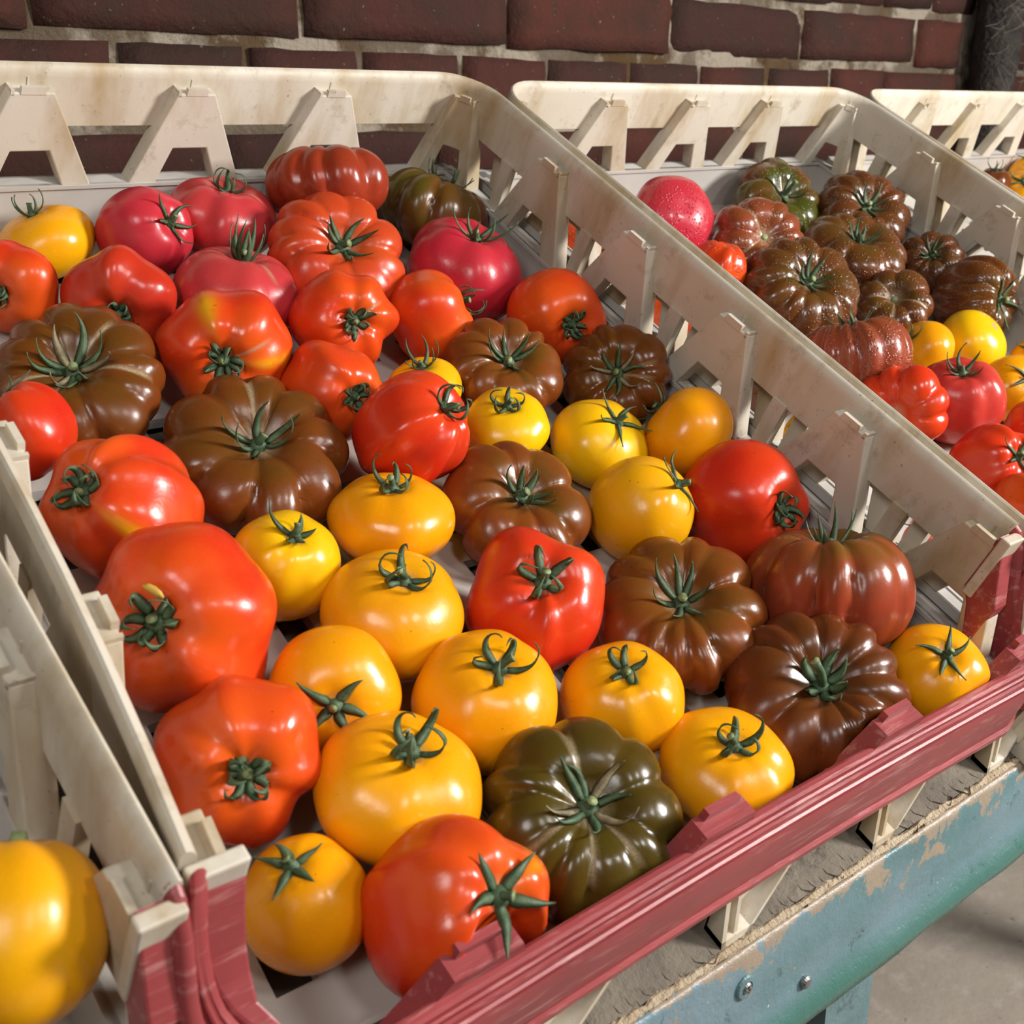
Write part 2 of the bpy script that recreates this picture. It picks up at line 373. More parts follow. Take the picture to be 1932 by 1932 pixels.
def make_crate(bulge=.0005):
    root = empty('vegetable_crate')
    # tray floor with square holes
    bm = bmesh.new()
    def lines(a, b, pitch, hole):
        out = [a]; n = int((b - a - .012) / pitch); off = ((b - a) - n * pitch + (pitch - hole)) / 2
        for i in range(n): out += [a + off + i * pitch, a + off + i * pitch + hole]
        out.append(b); return out
    xs = lines(.011, W - .011, .0385, .017); ys = lines(YF + .011, D - .011, .0385, .018)
    top = {}; bot = {}
    for i, x in enumerate(xs):
        for j, y in enumerate(ys):
            top[i, j] = bm.verts.new((x, y, ZFL)); bot[i, j] = bm.verts.new((x, y, ZFL - .0065))
    hole = lambda i, j: 0 <= i < len(xs) - 1 and 0 <= j < len(ys) - 1 and i % 2 == 1 and j % 2 == 1
    solid = lambda i, j: 0 <= i < len(xs) - 1 and 0 <= j < len(ys) - 1 and not hole(i, j)
    for i in range(len(xs) - 1):
        for j in range(len(ys) - 1):
            if not solid(i, j): continue
            bm.faces.new([top[i, j], top[i + 1, j], top[i + 1, j + 1], top[i, j + 1]])
            bm.faces.new([bot[i, j], bot[i, j + 1], bot[i + 1, j + 1], bot[i + 1, j]])
            for di, dj, a, b in ((-1, 0, (i, j + 1), (i, j)), (1, 0, (i + 1, j), (i + 1, j + 1)), (0, -1, (i, j), (i + 1, j)), (0, 1, (i + 1, j + 1), (i, j + 1))):
                if not solid(i + di, j + dj): bm.faces.new([top[a], top[b], bot[b], bot[a]])
    from_bm('tray_floor', bm, M_TRAY, root)
    # lower walls with the ledge the brackets stand on
    for side in 'LRBF':
        f = wallmap(side); bm = bmesh.new()
        u0, u1 = (YF + .004, D - .004) if side in 'LR' else (.004, W - .004)
        zt = ZL if side != 'F' else .026
        n = 10
        strip_prism(bm, [[(u0, ZB), (u1, ZB), (u1, zt), (u0, zt)]], .0088, .0112, f, n)
        if side != 'F':
            strip_prism(bm, [[(u0, ZL - .0024), (u1, ZL - .0024), (u1, ZL), (u0, ZL)]], -.0008, .0125, f, n)
            strip_prism(bm, [[(u0, ZL - .006), (u1, ZL - .006), (u1, ZL), (u0, ZL)]], -.0008, .0010, f, n)
        from_bm('side_panel', bm, M_TRAY, root)
    # upright posts between the brackets
    def post(f, u):
        bm = bmesh.new(); strip_prism(bm, [[(u - .0055, ZL - .001), (u + .0055, ZL - .001), (u + .0055, .094), (u - .0055, .094)]], -.0012, .0050, f, 1)
        bevel(bm, .0006, 1, .6); from_bm('post', bm, M_WHITE, root)
    for side in 'LR':
        f = wallmap(side)
        for y in SIDE_Y: from_bm('bracket', bracket_bm(f, y), M_WHITE, root)
        for y0, y1 in zip([.478] + SIDE_Y, SIDE_Y): post(f, (y0 + y1) / 2 if y0 < .47 else .4435)
    f = wallmap('B')
    for x in BACK_X: from_bm('bracket', bracket_bm(f, x), M_WHITE, root)
    for cx, a0 in ((W - RC, math.pi / 4), (RC, 3 * math.pi / 4)):
        from_bm('corner_bracket', bracket_bm(corner_map(cx, D - RC, a0), 0., nseg=12, wide=.85), M_WHITE, root)
    # white rim round three sides
    st = []
    for i in range(13): st.append((0, .002 + (D - RC - .004) * i / 12, 0, -1, 0, 1))
    st += [(x, y, 0, nx, ny, 1) for x, y, nx, ny in arc(RC, D - RC, math.pi, HP, 8)]
    for i in range(1, 8): st.append((RC + (W - 2 * RC) * i / 8, D, 0, 0, 1, 1))
    st += [(x, y, 0, nx, ny, 1) for x, y, nx, ny in arc(W - RC, D - RC, HP, 0, 8)]
    for i in range(12, -1, -1): st.append((W, .002 + (D - RC - .004) * i / 12, 0, 1, 0, 1))
    bm = bmesh.new(); sweep(bm, st, RIM)
    o = from_bm('rim', bm, M_WHITE, root, True); o.data.set_sharp_from_angle(angle=.55)
    # red rail: comes down from the rim ends and runs low across the front
    RF = .049; yA = .0035; yB = YF + RF
    loff = lambda y: RF - math.sqrt(max(0, RF * RF - min(0, y - yB) ** 2))
    ypts = [(.0035, .1295), (.001, .1275), (-.004, .108), (-.010, .092), (-.017, .080), (-.0286, .070), (-.038, .068)]
    def zs(y): return float(np.interp(-y, [-p[0] for p in ypts], [p[1] for p in ypts]))
    def prof_at(t): return [(a[0] + (b[0] - a[0]) * t, a[1] + (b[1] - a[1]) * t) for a, b in zip(SIDEP, RAIL)]
    st = []
    na = 20; an0 = math.pi + math.asin((yB - yA) / RF)
    for i in range(na + 1):
        t = i / na; an = an0 + (3 * HP - an0) * t; y = yB + RF * math.sin(an)
        st.append((RF + RF * math.cos(an), y, zs(y), math.cos(an), math.sin(an), min(1, t * 1.5)))
    XR = W + bulge; RR = .016
    mid = [(RF + (XR - RR - RF) * i / 10, YF + .0025 * math.sin(math.pi * i / 10), .068 + .001 * math.sin(math.pi * i / 10), 0, -1, 1) for i in range(1, 10)]
    mir = []
    for i in range(9):
        an = -HP + HP * i / 8; t = i / 8
        mir.append((XR - RR + RR * math.cos(an), YF + RR + RR * math.sin(an), .068 + .010 * t * t, math.cos(an), math.sin(an), 1 - .55 * t if bulge > .01 else 1 - .8 * t))
    for t, z in ((.33, .096), (.62, .116), (.85, .1270), (1, .1295)):
        mir.append((XR + (W - XR) * t, YF + RR + (yA - YF - RR) * t, z, 1, 0, .45 * (1 - t) * min(1, bulge / .012)))
    bm = bmesh.new(); rings = []
    for (x, y, zz, nx, ny, t) in st + mid + mir:
        rings.append([bm.verts.new((x + nx * n, y + ny * n, z + zz)) for n, z in prof_at(t)])
    for a, b in zip(rings, rings[1:]):
        for i in range(len(a)): bm.faces.new([a[i], b[i], b[(i + 1) % len(a)], a[(i + 1) % len(a)]])
    bm.faces.new(rings[0]); bm.faces.new(rings[-1][::-1])
    o = from_bm('front_rail', bm, M_RED, root, True); o.data.set_sharp_from_angle(angle=.35)
    # red stumps of the front brackets, and the red corner brackets
    f = wallmap('F')
    for x in FRONT_X + [.452]:
        bm = bmesh.new()
        plate(bm, [[(x - .036, .030), (x + .036, .030), (x + .0145, .0770), (x - .0145, .0770)]], -.001, .0090, f, 1)
        bevel(bm, .0014, 2, .6)
        strip_prism(bm, [[(x - .0105, .0760), (x + .0105, .0760), (x + .0095, .0815), (x - .0095, .0815)]], .0056, .0092, f, 1)
        from_bm('rail_bracket', bm, M_RED, root)
    for s in (0, 1):
        g = (lambda u, m, z: (m, u, z)) if s == 0 else (lambda u, m, z: (W - m, u, z))
        bm = bmesh.new()
        prof = [(.003, .120), (-.002, .105), (-.0075, .091), (-.013, .083), (-.020, .0765), (-.0286, .070), (-.037, .068)] if s == 0 else [(.002, .1245), (-.005, .116), (-.012, .102), (-.019, .089)]
        if s == 0: g = lambda u, m, z: (loff(u) + .001 if m < 0 else max(.0160, loff(u) + .0085), u, z)
        plate(bm, [[(yb, zb - .036), (ya, za - .036), (ya, za), (yb, zb)] for (ya, za), (yb, zb) in zip(prof, prof[1:])], -.001, .0122, g, 1)
        bmesh.ops.recalc_face_normals(bm, faces=bm.faces[:]); bevel(bm, .0012, 2, .7)
        from_bm('corner_stump', bm, M_RED, root)
        g = (lambda u, m, z: (m * 1.2, u, z)) if s == 0 else (lambda u, m, z: (W - m, u, z))
        bm = bmesh.new()
        plate(bm, [[(-.0055, .085), (.0005, .085), (.0005, .1255), (-.0055, .1255)]], -.002, .0135, g, 1)
        bmesh.ops.recalc_face_normals(bm, faces=bm.faces[:]); bevel(bm, .001, 2, .6)
        from_bm('rim_end', bm, M_WHITE, root)
    # white feet under the rail: a slanted shell with a recessed face and ribs
    for x in (.112, .222, .334, .443, .012):
        ft = lambda u, m, z: (x + (u if u < .5 else .019 + (u - 1) + .030 * (z - ZB) / .026), -.046 - m * (.0115 + .0115 * (ZB + .026 - z) / .026), z)
        zt = .0325; bm = bmesh.new()
        B2 = lambda u0, u1, m0, m1, z0, z1: strip_prism(bm, [[(u0, z0), (u1, z0), (u1, z1), (u0, z1)]], m0, m1, ft, 1)
        B2(0, 1, 0, .55, ZB - .001, zt)                          # shell, closed behind
        B2(0, .0028, .5, 1, ZB - .001, zt); B2(.9972, 1, .5, 1, ZB - .001, zt)      # side ribs
        B2(.0085, .0108, .5, .96, ZB, zt)                        # inner rib
        B2(0, 1, .5, 1, ZB - .001, ZB + .0022)                   # toe
        from_bm('foot', bm, M_WHITE, root)
    # lower front cross bar
    bm = bmesh.new(); plate(bm, [[(.01, .012), (W + .01, .012), (W + .01, .031), (.01, .031)]], -.0115, -.0040, wallmap('F'), 1)
    bmesh.ops.recalc_face_normals(bm, faces=bm.faces[:]); bevel(bm, .0012, 2, .6); from_bm('front_bar', bm, M_WHITE, root)
    return root

def warp_crate(root):
    """this crate is bowed along its left side"""
    for o in root.children:
        me = o.data = o.data.copy(); nm = o.name.split('.')[0]
        for v in me.vertices:
            x, y, z = v.co; u = y / D
            if u < .5: d = -.0187 + .0149 * 4 * max(u, 0) * (1 - max(u, 0))
            else: d = -.0038 * (1 - (u - .5) / .5)
            k = min(1, max(0, 1 - x / W))
            v.co.x = x + d * k ** 1.5
            if nm not in ('front_rail', 'corner_stump', 'rail_bracket', 'foot', 'front_bar'): v.co.y = y + .0075 * k * (1 - u)

def place_crate(c, x, y, rz=0.):
    c.matrix_world = MW @ Matrix.Translation((x, y, 0)) @ Matrix.Rotation(rz, 4, 'Z')
    return c
plain_crate = make_crate()
c0 = place_crate(plain_crate, -.477, 0)
tag(c0, 'cream plastic crate holding one big yellow tomato, cut off at the left', 'crate', 'crates in a row on the shelf')
c1 = make_crate(.012); warp_crate(c1); place_crate(c1, 0, 0)
tag(c1, 'large cream crate with red front rail, full of mixed heirloom tomatoes', 'crate', 'crates in a row on the shelf')
c2 = copy_tree(plain_crate); place_crate(c2, .4625, -.011)
tag(c2, 'cream crate of wet brown and red tomatoes to the right of the biggest one', 'crate', 'crates in a row on the shelf')
c3 = copy_tree(plain_crate); place_crate(c3, .9225, -.013)
tag(c3, 'cream crate at the far right of which only a back corner shows', 'crate', 'crates in a row on the shelf')

# ------------------------------------------------------------------ display stand
stand = empty('display_stand', Matrix.Translation((.35, .1, 0)))
tag(stand, 'sloping display stand with dirty fibreboard top and worn blue-green front rail', 'stand')
def stand_part(o):
    o.parent = stand; o.matrix_parent_inverse = stand.matrix_world.inverted(); return o
bpy.context.view_layer.update()
SX0, SX1, SY0, SY1 = -.75, 1.45, -.073, .54
bm = bmesh.new(); box(bm, SX0, SX1, SY0 + .003, SY1, -.014, .004)
o = from_bm('shelf_board', bm, M_BOARD); o.matrix_world = MW; stand_part(o)
# torn front edge of the board: many small flakes standing up along it
rg = random.Random(3)
bm = bmesh.new(); x = SX0
while x < SX1:
    l = rg.uniform(.004, .016); d = rg.uniform(.002, .007); h = rg.uniform(-.0015, .0028)
    y = SY0 + rg.uniform(-.0012, .0015)
    vs = [bm.verts.new(p) for p in ((x, y, -.004), (x + l, y + rg.uniform(-.001, .001), -.004), (x + l, y + d * .5, .004 + h * rg.uniform(.2, 1)), (x + l * .5, y + rg.uniform(-.0015, .001), .0035 + h), (x, y + d, .0045))]
    bm.faces.new(vs[:5])
    bm.faces.new([vs[0], vs[4], bm.verts.new((x, y + d + .004, .004)), bm.verts.new((x, y + .006, -.004))])
    x += l * rg.uniform(.75, 1.0)
N_ = 500; rows = []
for i in range(N_ + 1):
    X = SX0 + (SX1 - SX0) * i / N_; q = lambda k: mnoise.noise(Vector((X * 160, k, 1.5)))
    rows.append([bm.verts.new((X, SY0 - .0006 + .0008 * q(0), .0028)), bm.verts.new((X, SY0 - .0004 + .0010 * q(2), .0046 + .0012 * q(4))), bm.verts.new((X, SY0 + .0020 + .0016 * q(7), .0052 + .0010 * q(9))), bm.verts.new((X, SY0 + .0032 + .0016 * q(7), .0040))])
for r0, r1 in zip(rows, rows[1:]):
    for k in range(3): bm.faces.new([r0[k], r1[k], r1[k + 1], r0[k + 1]])
o = from_bm('torn_edge', bm, M_FRAY, recalc=False); o.matrix_world = MW; o['kind'] = 'stuff'; stand_part(o)
# painted front rail: hangs plumb, with a rolled lower edge
p0 = MW @ Vector((0, SY0 - .0005, .0030))
prof = [(0, 0), (-.0016, -.001), (-.0024, -.004), (-.0024, -.034), (-.0032, -.044), (-.0060, -.0505), (-.0085, -.0560), (-.0075, -.0620), (-.001, -.066), (.012, -.066), (.014, -.060), (.014, -.012)]
bm = bmesh.new(); NX = 160; rings = []
for i in range(NX + 1):
    X = SX0 + (SX1 - SX0) * i / NX
    ring = []
    for j, (py, pz) in enumerate(prof):
        n = mnoise.noise(Vector((X * 30, j * 3.1, 0))) * .0012
        ring.append(bm.verts.new((X, p0.y + py + n, p0.z + pz + n * .7)))
    rings.append(ring)
k = len(prof)
for a, b in zip(rings, rings[1:]):
    for i in range(k): bm.faces.new([a[i], b[i], b[(i + 1) % k], a[(i + 1) % k]])
bm.faces.new(rings[0]); bm.faces.new(rings[-1][::-1])
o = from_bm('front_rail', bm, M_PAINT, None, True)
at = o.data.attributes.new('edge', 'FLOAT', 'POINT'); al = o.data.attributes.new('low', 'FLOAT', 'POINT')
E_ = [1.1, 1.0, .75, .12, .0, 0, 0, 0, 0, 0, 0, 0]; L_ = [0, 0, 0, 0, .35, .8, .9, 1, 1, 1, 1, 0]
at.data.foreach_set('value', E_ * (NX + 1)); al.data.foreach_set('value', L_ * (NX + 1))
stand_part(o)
def lathe(bm, prof, seg=16, mat=None):
    rr = []
    for r, z in prof: rr.append([bm.verts.new((r * math.cos(2 * math.pi * i / seg), r * math.sin(2 * math.pi * i / seg), z)) for i in range(seg)])
    for a, b in zip(rr, rr[1:]):
        for i in range(seg): bm.faces.new([a[i], a[(i + 1) % seg], b[(i + 1) % seg], b[i]])
    bm.faces.new(rr[-1]); bm.faces.new(rr[0][::-1])
def on_rail(X, dz, out=.0026): return Matrix.Translation((X, p0.y - out, p0.z + dz)) @ Matrix.Rotation(HP, 4, 'X')
bm = bmesh.new(); lathe(bm, [(.0062, -.002), (.0062, .0006), (.0056, .0014), (.0036, .0018), (.0032, .0006), (.0001, .0006)], 20)
o = from_bm('washer', bm, M_PAINT); o.matrix_world = on_rail(.2268, -.0195); stand_part(o)
bm = bmesh.new(); lathe(bm, [(.0028, .0004), (.0030, .0016), (.0022, .0024), (.0001, .0026)], 14)
box(bm, -.002, .002, -.0004, .0004, .0022, .0029); box(bm, -.0004, .0004, -.002, .002, .0022, .0029)
o = from_bm('screw', bm, M_STEEL); o.matrix_world = on_rail(.2268, -.0195); stand_part(o)
bm = bmesh.new(); lathe(bm, [(.0030, -.002), (.0034, .0012), (.0024, .0024), (.0001, .0028)], 14)
o = from_bm('nail_head', bm, M_STEEL); o.matrix_world = on_rail(.2727, -.041, .0034); stand_part(o)
for lx in (-.65, .35, 1.35):
    for ly, top in ((p0.y + .035, Z0 - .035), ((MW @ Vector((0, SY1 - .03, 0))).y, (MW @ Vector((0, SY1 - .06, -.02))).z)):
        bm = bmesh.new(); box(bm, lx - .022, lx + .022, ly - .018, ly + .018, 0, top)
        bevel(bm, .003, 1); o = from_bm('leg', bm, M_PAINT); stand_part(o)

# ------------------------------------------------------------------ room: concrete floor, brick wall
bm = bmesh.new()
n = 24
vs = [[bm.verts.new((-1.6 + 5.2 * i / n, -2.6 + 3.4 * j / n, .0015 * mnoise.noise(Vector((i * .9, j * .9, 0))) - .002)) for j in range(n + 1)] for i in range(n + 1)]
for i in range(n):
    for j in range(n): bm.faces.new([vs[i][j], vs[i + 1][j], vs[i + 1][j + 1], vs[i][j + 1]])
o = from_bm('floor', bm, M_CONC, None, True); tag(o, 'pale worn concrete floor below the stand', kind='structure')
YW = .66
bm = bmesh.new()
nx, nz = 150, 70
vs = [[bm.verts.new((-1.0 + 4.4 * i / nx, YW + .0085 + .004 * mnoise.noise(Vector((i * .55, j * .8, 3))), 1.75 * j / nz)) for j in range(nz + 1)] for i in range(nx + 1)]
for i in range(nx):
    for j in range(nz): bm.faces.new([vs[i][j], vs[i][j + 1], vs[i + 1][j + 1], vs[i + 1][j]])
wall = from_bm('wall_back', bm, M_MORTAR, None, True, recalc=False)
tag(wall, 'old dark red brick wall with crumbling cream mortar behind the crates', kind='structure')
rg = random.Random(11)
def brick_mesh(L, Hh, seed):
    r = random.Random(seed); bm = bmesh.new(); na, nb = (8, 4) if L > .15 else (5, 4)
    front = [[bm.verts.new((-L / 2 + L * i / na, 0, -Hh / 2 + Hh * j / nb)) for j in range(nb + 1)] for i in range(na + 1)]
    for i in range(na + 1):
        for j in range(nb + 1):
            v = front[i][j]; ed = i in (0, na) or j in (0, nb); co = (i in (0, na)) and (j in (0, nb))
            q = Vector((i * .7 + seed, j * .7, seed * 2.1))
            v.co.y = .004 * mnoise.noise(q) + (.0035 if ed else 0) + (.001 if co else 0)
            v.co.x += .0016 * mnoise.noise(q + Vector((9, 0, 0))) * (1.6 if ed else 1); v.co.z += .0014 * mnoise.noise(q + Vector((0, 9, 0))) * (1.7 if ed else 1)
    for i in range(na):
        for j in range(nb): bm.faces.new([front[i][j], front[i + 1][j], front[i + 1][j + 1], front[i][j + 1]])
    per = [front[i][0] for i in range(na + 1)] + [front[na][j] for j in range(1, nb + 1)] + [front[i][nb] for i in range(na - 1, -1, -1)] + [front[0][j] for j in range(nb - 1, 0, -1)]
    back = [bm.verts.new((v.co.x, .03, v.co.z)) for v in per]
    for i in range(len(per)): bm.faces.new([per[i], back[i], back[(i + 1) % len(per)], per[(i + 1) % len(per)]])
    me = bpy.data.meshes.new('brick'); bmesh.ops.recalc_face_normals(bm, faces=bm.faces[:]); bm.to_mesh(me); bm.free()
    me.materials.append(M_BRICK); me.polygons.foreach_set('use_smooth', [True] * len(me.polygons))
    return me
def brick(x0, x1, zc, hh):
    o = bpy.data.objects.new('brick', brick_mesh(x1 - x0, hh, rg.randrange(9999)) if True else None); COL.objects.link(o)
    o.location = ((x0 + x1) / 2, YW + rg.uniform(-.003, .004), zc); o.rotation_euler = (rg.uniform(-.02, .02), rg.uniform(-.012, .012), rg.uniform(-.015, .015))
    o.parent = wall
BED = Z0 + .376                             # height of the bed joint seen above the crate rims
J = .0038
for k in range(-8, 6):
    zc = BED + .0702 * (k + .5); hh = .0702 - .0100
    if k % 2 == 0:                          # stretcher course
        if k == 0: e = [-.012, .228, .469, .710, .956, 1.205, 1.466, 1.585]
        else:
            off = rg.uniform(-.02, .02) + (.12 if k % 4 == 2 else 0); e = [off - .24 + .241 * i for i in range(10)]
    else:
        e = [.053 + .1205 * i for i in range(-1, 17)]
        if k == -1: e = [.05, .172, .293, .413, .531, .651, .769, .892, 1.011, 1.141, 1.271, 1.394, 1.585]
    for a, b in zip(e, e[1:]):
        if a < 1.60 or k % 2 == 0 or True: brick(a + J * rg.uniform(.7, 1.5), b - J * rg.uniform(.7, 1.5), zc + rg.uniform(-.0015, .0015), hh + rg.uniform(-.004, .002))
    if e[-1] < 1.7:
        for a in (1.70, 1.94, 2.18): brick(a + .01, a + .235, zc, hh)
# rough iron pipe fixed up the wall
bm = bmesh.new(); rr = []; NP = 60
for i in range(NP + 1):
    z = 1.75 * i / NP; ring = []
    for a in range(14):
        t = 2 * math.pi * a / 14; r = .033 + .007 * mnoise.noise(Vector((math.cos(t) * 2, math.sin(t) * 2, z * 22)))
        ring.append(bm.verts.new((r * math.cos(t), r * math.sin(t), z)))
    rr.append(ring)
for a, b in zip(rr, rr[1:]):
    for i in range(14): bm.faces.new([a[i], a[(i + 1) % 14], b[(i + 1) % 14], b[i]])
bm.faces.new(rr[-1]); bm.faces.new(rr[0][::-1])
pipe = from_bm('drain_pipe', bm, M_IRON, None, True); pipe.location = (1.617, YW - .032, 0)
tag(pipe, 'dark rusty pipe running up the brick wall at the far right', 'pipe')
bm = bmesh.new(); rg = random.Random(5)
for i in range(46):
    a = Vector((rg.uniform(-.05, .03), -.036, Z0 + rg.uniform(.33, .52))); b = a + Vector((rg.uniform(-.07, .07), rg.uniform(-.01, .004), rg.uniform(-.05, .05))); b.y = max(b.y, -.046)
    d = (b - a).normalized(); s = d.cross(Vector((0, 1, 0))).normalized() * .00028; u = Vector((0, .00028, 0))
    mid = (a + b) / 2 - Vector((0, .003, .004))
    rows = [[bm.verts.new(p + k) for k in (s, u, -s)] for p in (a, mid, b)]
    for r0, r1 in zip(rows, rows[1:]):
        for k in range(3): bm.faces.new([r0[k], r0[(k + 1) % 3], r1[(k + 1) % 3], r1[k]])
o = from_bm('cobweb', bm, M_WEB, pipe); o['kind'] = 'stuff'

# ------------------------------------------------------------------ tomatoes
TM['deeppink'] = tomato_mat('skin_deep_pink', (.52, .040, .030), (.58, .055, .035), (.50, .05, .035), .4)
def tomato_verts(kind, seed, n, h, NU=72, NV=44):
    """unit radius body; local +z is the stem end.  returns (NV+1)*NU grid, groove value, extra arrays"""
    rg = np.random.RandomState(seed)
    P = TOM_KIND[kind]
    t = np.linspace(0, math.pi, NV + 1)
    t = t - .12 * np.sin(2 * t)*0
    ph = np.linspace(0, 2 * math.pi, NU, endpoint=False)
    T, F = np.meshgrid(t, ph, indexing='ij')
    q = P['sq']
    rho = np.sin(T) ** q
    z = np.sign(np.cos(T)) * np.abs(np.cos(T)) ** (.5 + .5 * q) * h
    # lobes
    gaps = 1 + P['irr'] * (rg.rand(n) - .5) * 2
    edges = np.concatenate([[0], np.cumsum(gaps)]); edges = edges / edges[-1] * 2 * math.pi
    dep = P['dep'] * (1 + P['dirr'] * (rg.rand(n + 1) - .5) * 2); dep[-1] = dep[0]
    amp = 1 + P['airr'] * (rg.rand(n) - .5) * 2
    wob = .10 * P['wob'] * np.sin(T * 2.3 + rg.rand() * 6)
    Fm = (F + wob) % (2 * math.pi)
    k = np.clip(np.searchsorted(edges, Fm, side='right') - 1, 0, n - 1)
    s = (Fm - edges[k]) / (edges[k + 1] - edges[k])
    if P['sharp'] < 1:
        lobe = (np.clip(4 * s * (1 - s), 0, 1)) ** P['sharp']
    else:
        lobe = .5 - .5 * np.cos(2 * math.pi * s)
    D = dep[k] * (1 - s) + dep[k + 1] * s
    env = np.clip(np.sin(np.clip(T * P['et'], 0, math.pi)), 0, 1) ** .8 * (1 - P['efade'] * np.clip((T - 1.3) / 1.6, 0, 1))
    am = amp[k] * lobe
    # blend amplitude smoothly over the lobe
    m = 1 - D * env * (1 - lobe) + (am - lobe) * env * P['bulge']
    # uneven body
    a1, a2, a3 = rg.rand(3) * 6.28
    m = m * (1 + P['oval'] * (np.cos(2 * (F - a1)) * np.sin(T) + .5 * np.cos(3 * (F - a2)) * np.sin(T) ** 2) + .5 * P['oval'] * np.sin(F - a3) * np.sin(2 * T))
    zc = -.15 * h
    x = rho * np.cos(F) * m; y = rho * np.sin(F) * m
    zz = zc + (z - zc) * (1 + (m - 1) * .8)
    up = (T < math.pi / 2)
    r0 = np.sqrt(x * x + y * y)
    zz = zz - np.where(up, P['dim'] * np.exp(-(r0 / P['dw']) ** 2), 0) + np.where(~up, P['bdim'] * np.exp(-(r0 / .22) ** 2), 0)
    # keep the largest radius at about 1
    V = np.stack([x, y, zz], -1)
    groove = env * (1 - lobe)
    return V, groove, k, edges

TOM_KIND = dict(
 Y=dict(sq=.92, irr=.3, dep=.030, dirr=.6, airr=.05, wob=1, sharp=2, et=1.0, efade=.8, bulge=.25, oval=.020, dim=.13, dw=.26, bdim=.02),
 K=dict(sq=.92, irr=.4, dep=.055, dirr=.6, airr=.08, wob=1, sharp=2, et=1.1, efade=.8, bulge=.3, oval=.025, dim=.22, dw=.30, bdim=.03),
 R=dict(sq=.90, irr=.35, dep=.105, dirr=.5, airr=.16, wob=1, sharp=2, et=1.0, efade=.45, bulge=.32, oval=.03, dim=.24, dw=.30, bdim=.08),
 B=dict(sq=.82, irr=.40, dep=.165, dirr=.5, airr=.10, wob=.6, sharp=.56, et=1.02, efade=.5, bulge=.4, oval=.03, dim=.30, dw=.34, bdim=.05),
)

def frame(ax, seed):
    ax = np.array(ax, float); ax = ax / np.linalg.norm(ax)
    a = np.array([1., 0, 0]) if abs(ax[0]) < .9 else np.array([0, 1., 0])
    x = a - (a @ ax) * ax; x /= np.linalg.norm(x); y = np.cross(ax, x)
    r = np.random.RandomState(seed + 77).rand() * 6.28
    x2 = x * math.cos(r) + y * math.sin(r); y2 = np.cross(ax, x2)
    return np.stack([x2, y2, ax], 1)

def tomato_mesh(kind, seed, n, h, r, ex, name):
    NU, NV = 80, 48
    V, groove, lobe_i, edges = tomato_verts(kind, seed, n, h, NU, NV)
    top = V[0, 0]; botv = V[-1, 0]
    ring = V[1:-1].reshape(-1, 3)
    verts = np.concatenate([[top], ring, [botv]]) * r
    g = np.concatenate([[0], groove[1:-1].reshape(-1), [0]])
    faces = []
    nr = NV - 1
    for i in range(NU): faces.append((0, 1 + i, 1 + (i + 1) % NU))
    for j in range(nr - 1):
        a = 1 + j * NU
        for i in range(NU):
            i2 = (i + 1) % NU
            faces.append((a + i, a + NU + i, a + NU + i2, a + i2))
    last = len(verts) - 1; a = 1 + (nr - 1) * NU
    for i in range(NU): faces.append((last, a + (i + 1) % NU, a + i))
    me = bpy.data.meshes.new(name); me.from_pydata(verts.tolist(), [], faces)
    me.polygons.foreach_set('use_smooth', [True] * len(me.polygons))
    t = np.linspace(0, math.pi, NV + 1)[1:-1]; T = np.repeat(t, NU); T = np.concatenate([[0], T, [math.pi]])
    F = np.concatenate([[0], np.tile(np.linspace(0, 2 * math.pi, NU, endpoint=False), nr), [0]])
    rg = np.random.RandomState(seed + 5)
    sh = np.clip(1.25 - T / 1.25, 0, 1)
    lob = np.concatenate([[0], lobe_i[1:-1].reshape(-1), [0]])
    pat = rg.rand(n); sh = sh * (.55 + .45 * pat[lob])
    streak = np.zeros(len(verts)); cork = np.zeros(len(verts))
    for s in range(ex.get('streak', 0)):
        k = (2 * s) % n
        c = (edges[k] + edges[k + 1]) / 2 + rg.uniform(-.1, .1); wd = rg.uniform(.10, .17)
        dF = (F - c + math.pi) % (2 * math.pi) - math.pi
        streak = np.maximum(streak, np.exp(-(dF / wd) ** 2) * np.exp(-((T - rg.uniform(.8, 1.15)) / .42) ** 2))
    for k in ex.get('cork', []):
        c = edges[k % n]; dF = (F - c + math.pi) % (2 * math.pi) - math.pi
        cork = np.maximum(cork, np.exp(-(dF / (.035 + .05 / (.4 + T))) ** 2 * 4.5) * np.clip((rg.uniform(.7, 1.15) - T) * 4, 0, 1) * (T > .12))
    cork = np.maximum(cork, .5 * np.clip((.17 - T) * 14, 0, 1))
    if ex.get('blossom'):
        cork = np.clip((.10 - (math.pi - T)) * 30, 0, 1)
    for nm, val in (('shoulder', sh), ('streak', streak), ('cork', cork)):
        me.attributes.new(nm, 'FLOAT', 'POINT').data.foreach_set('value', val.astype(np.float32))
    def surf(rad, ph):
        j = V[:NV // 2 + 1]; rr = np.sqrt(j[..., 0] ** 2 + j[..., 1] ** 2) * r; zz = j[..., 2] * r
        i = int(round((ph % (2 * math.pi)) / (2 * math.pi) * NU)) % NU
        return float(np.interp(rad, rr[:, i], zz[:, i]))
    return me, surf

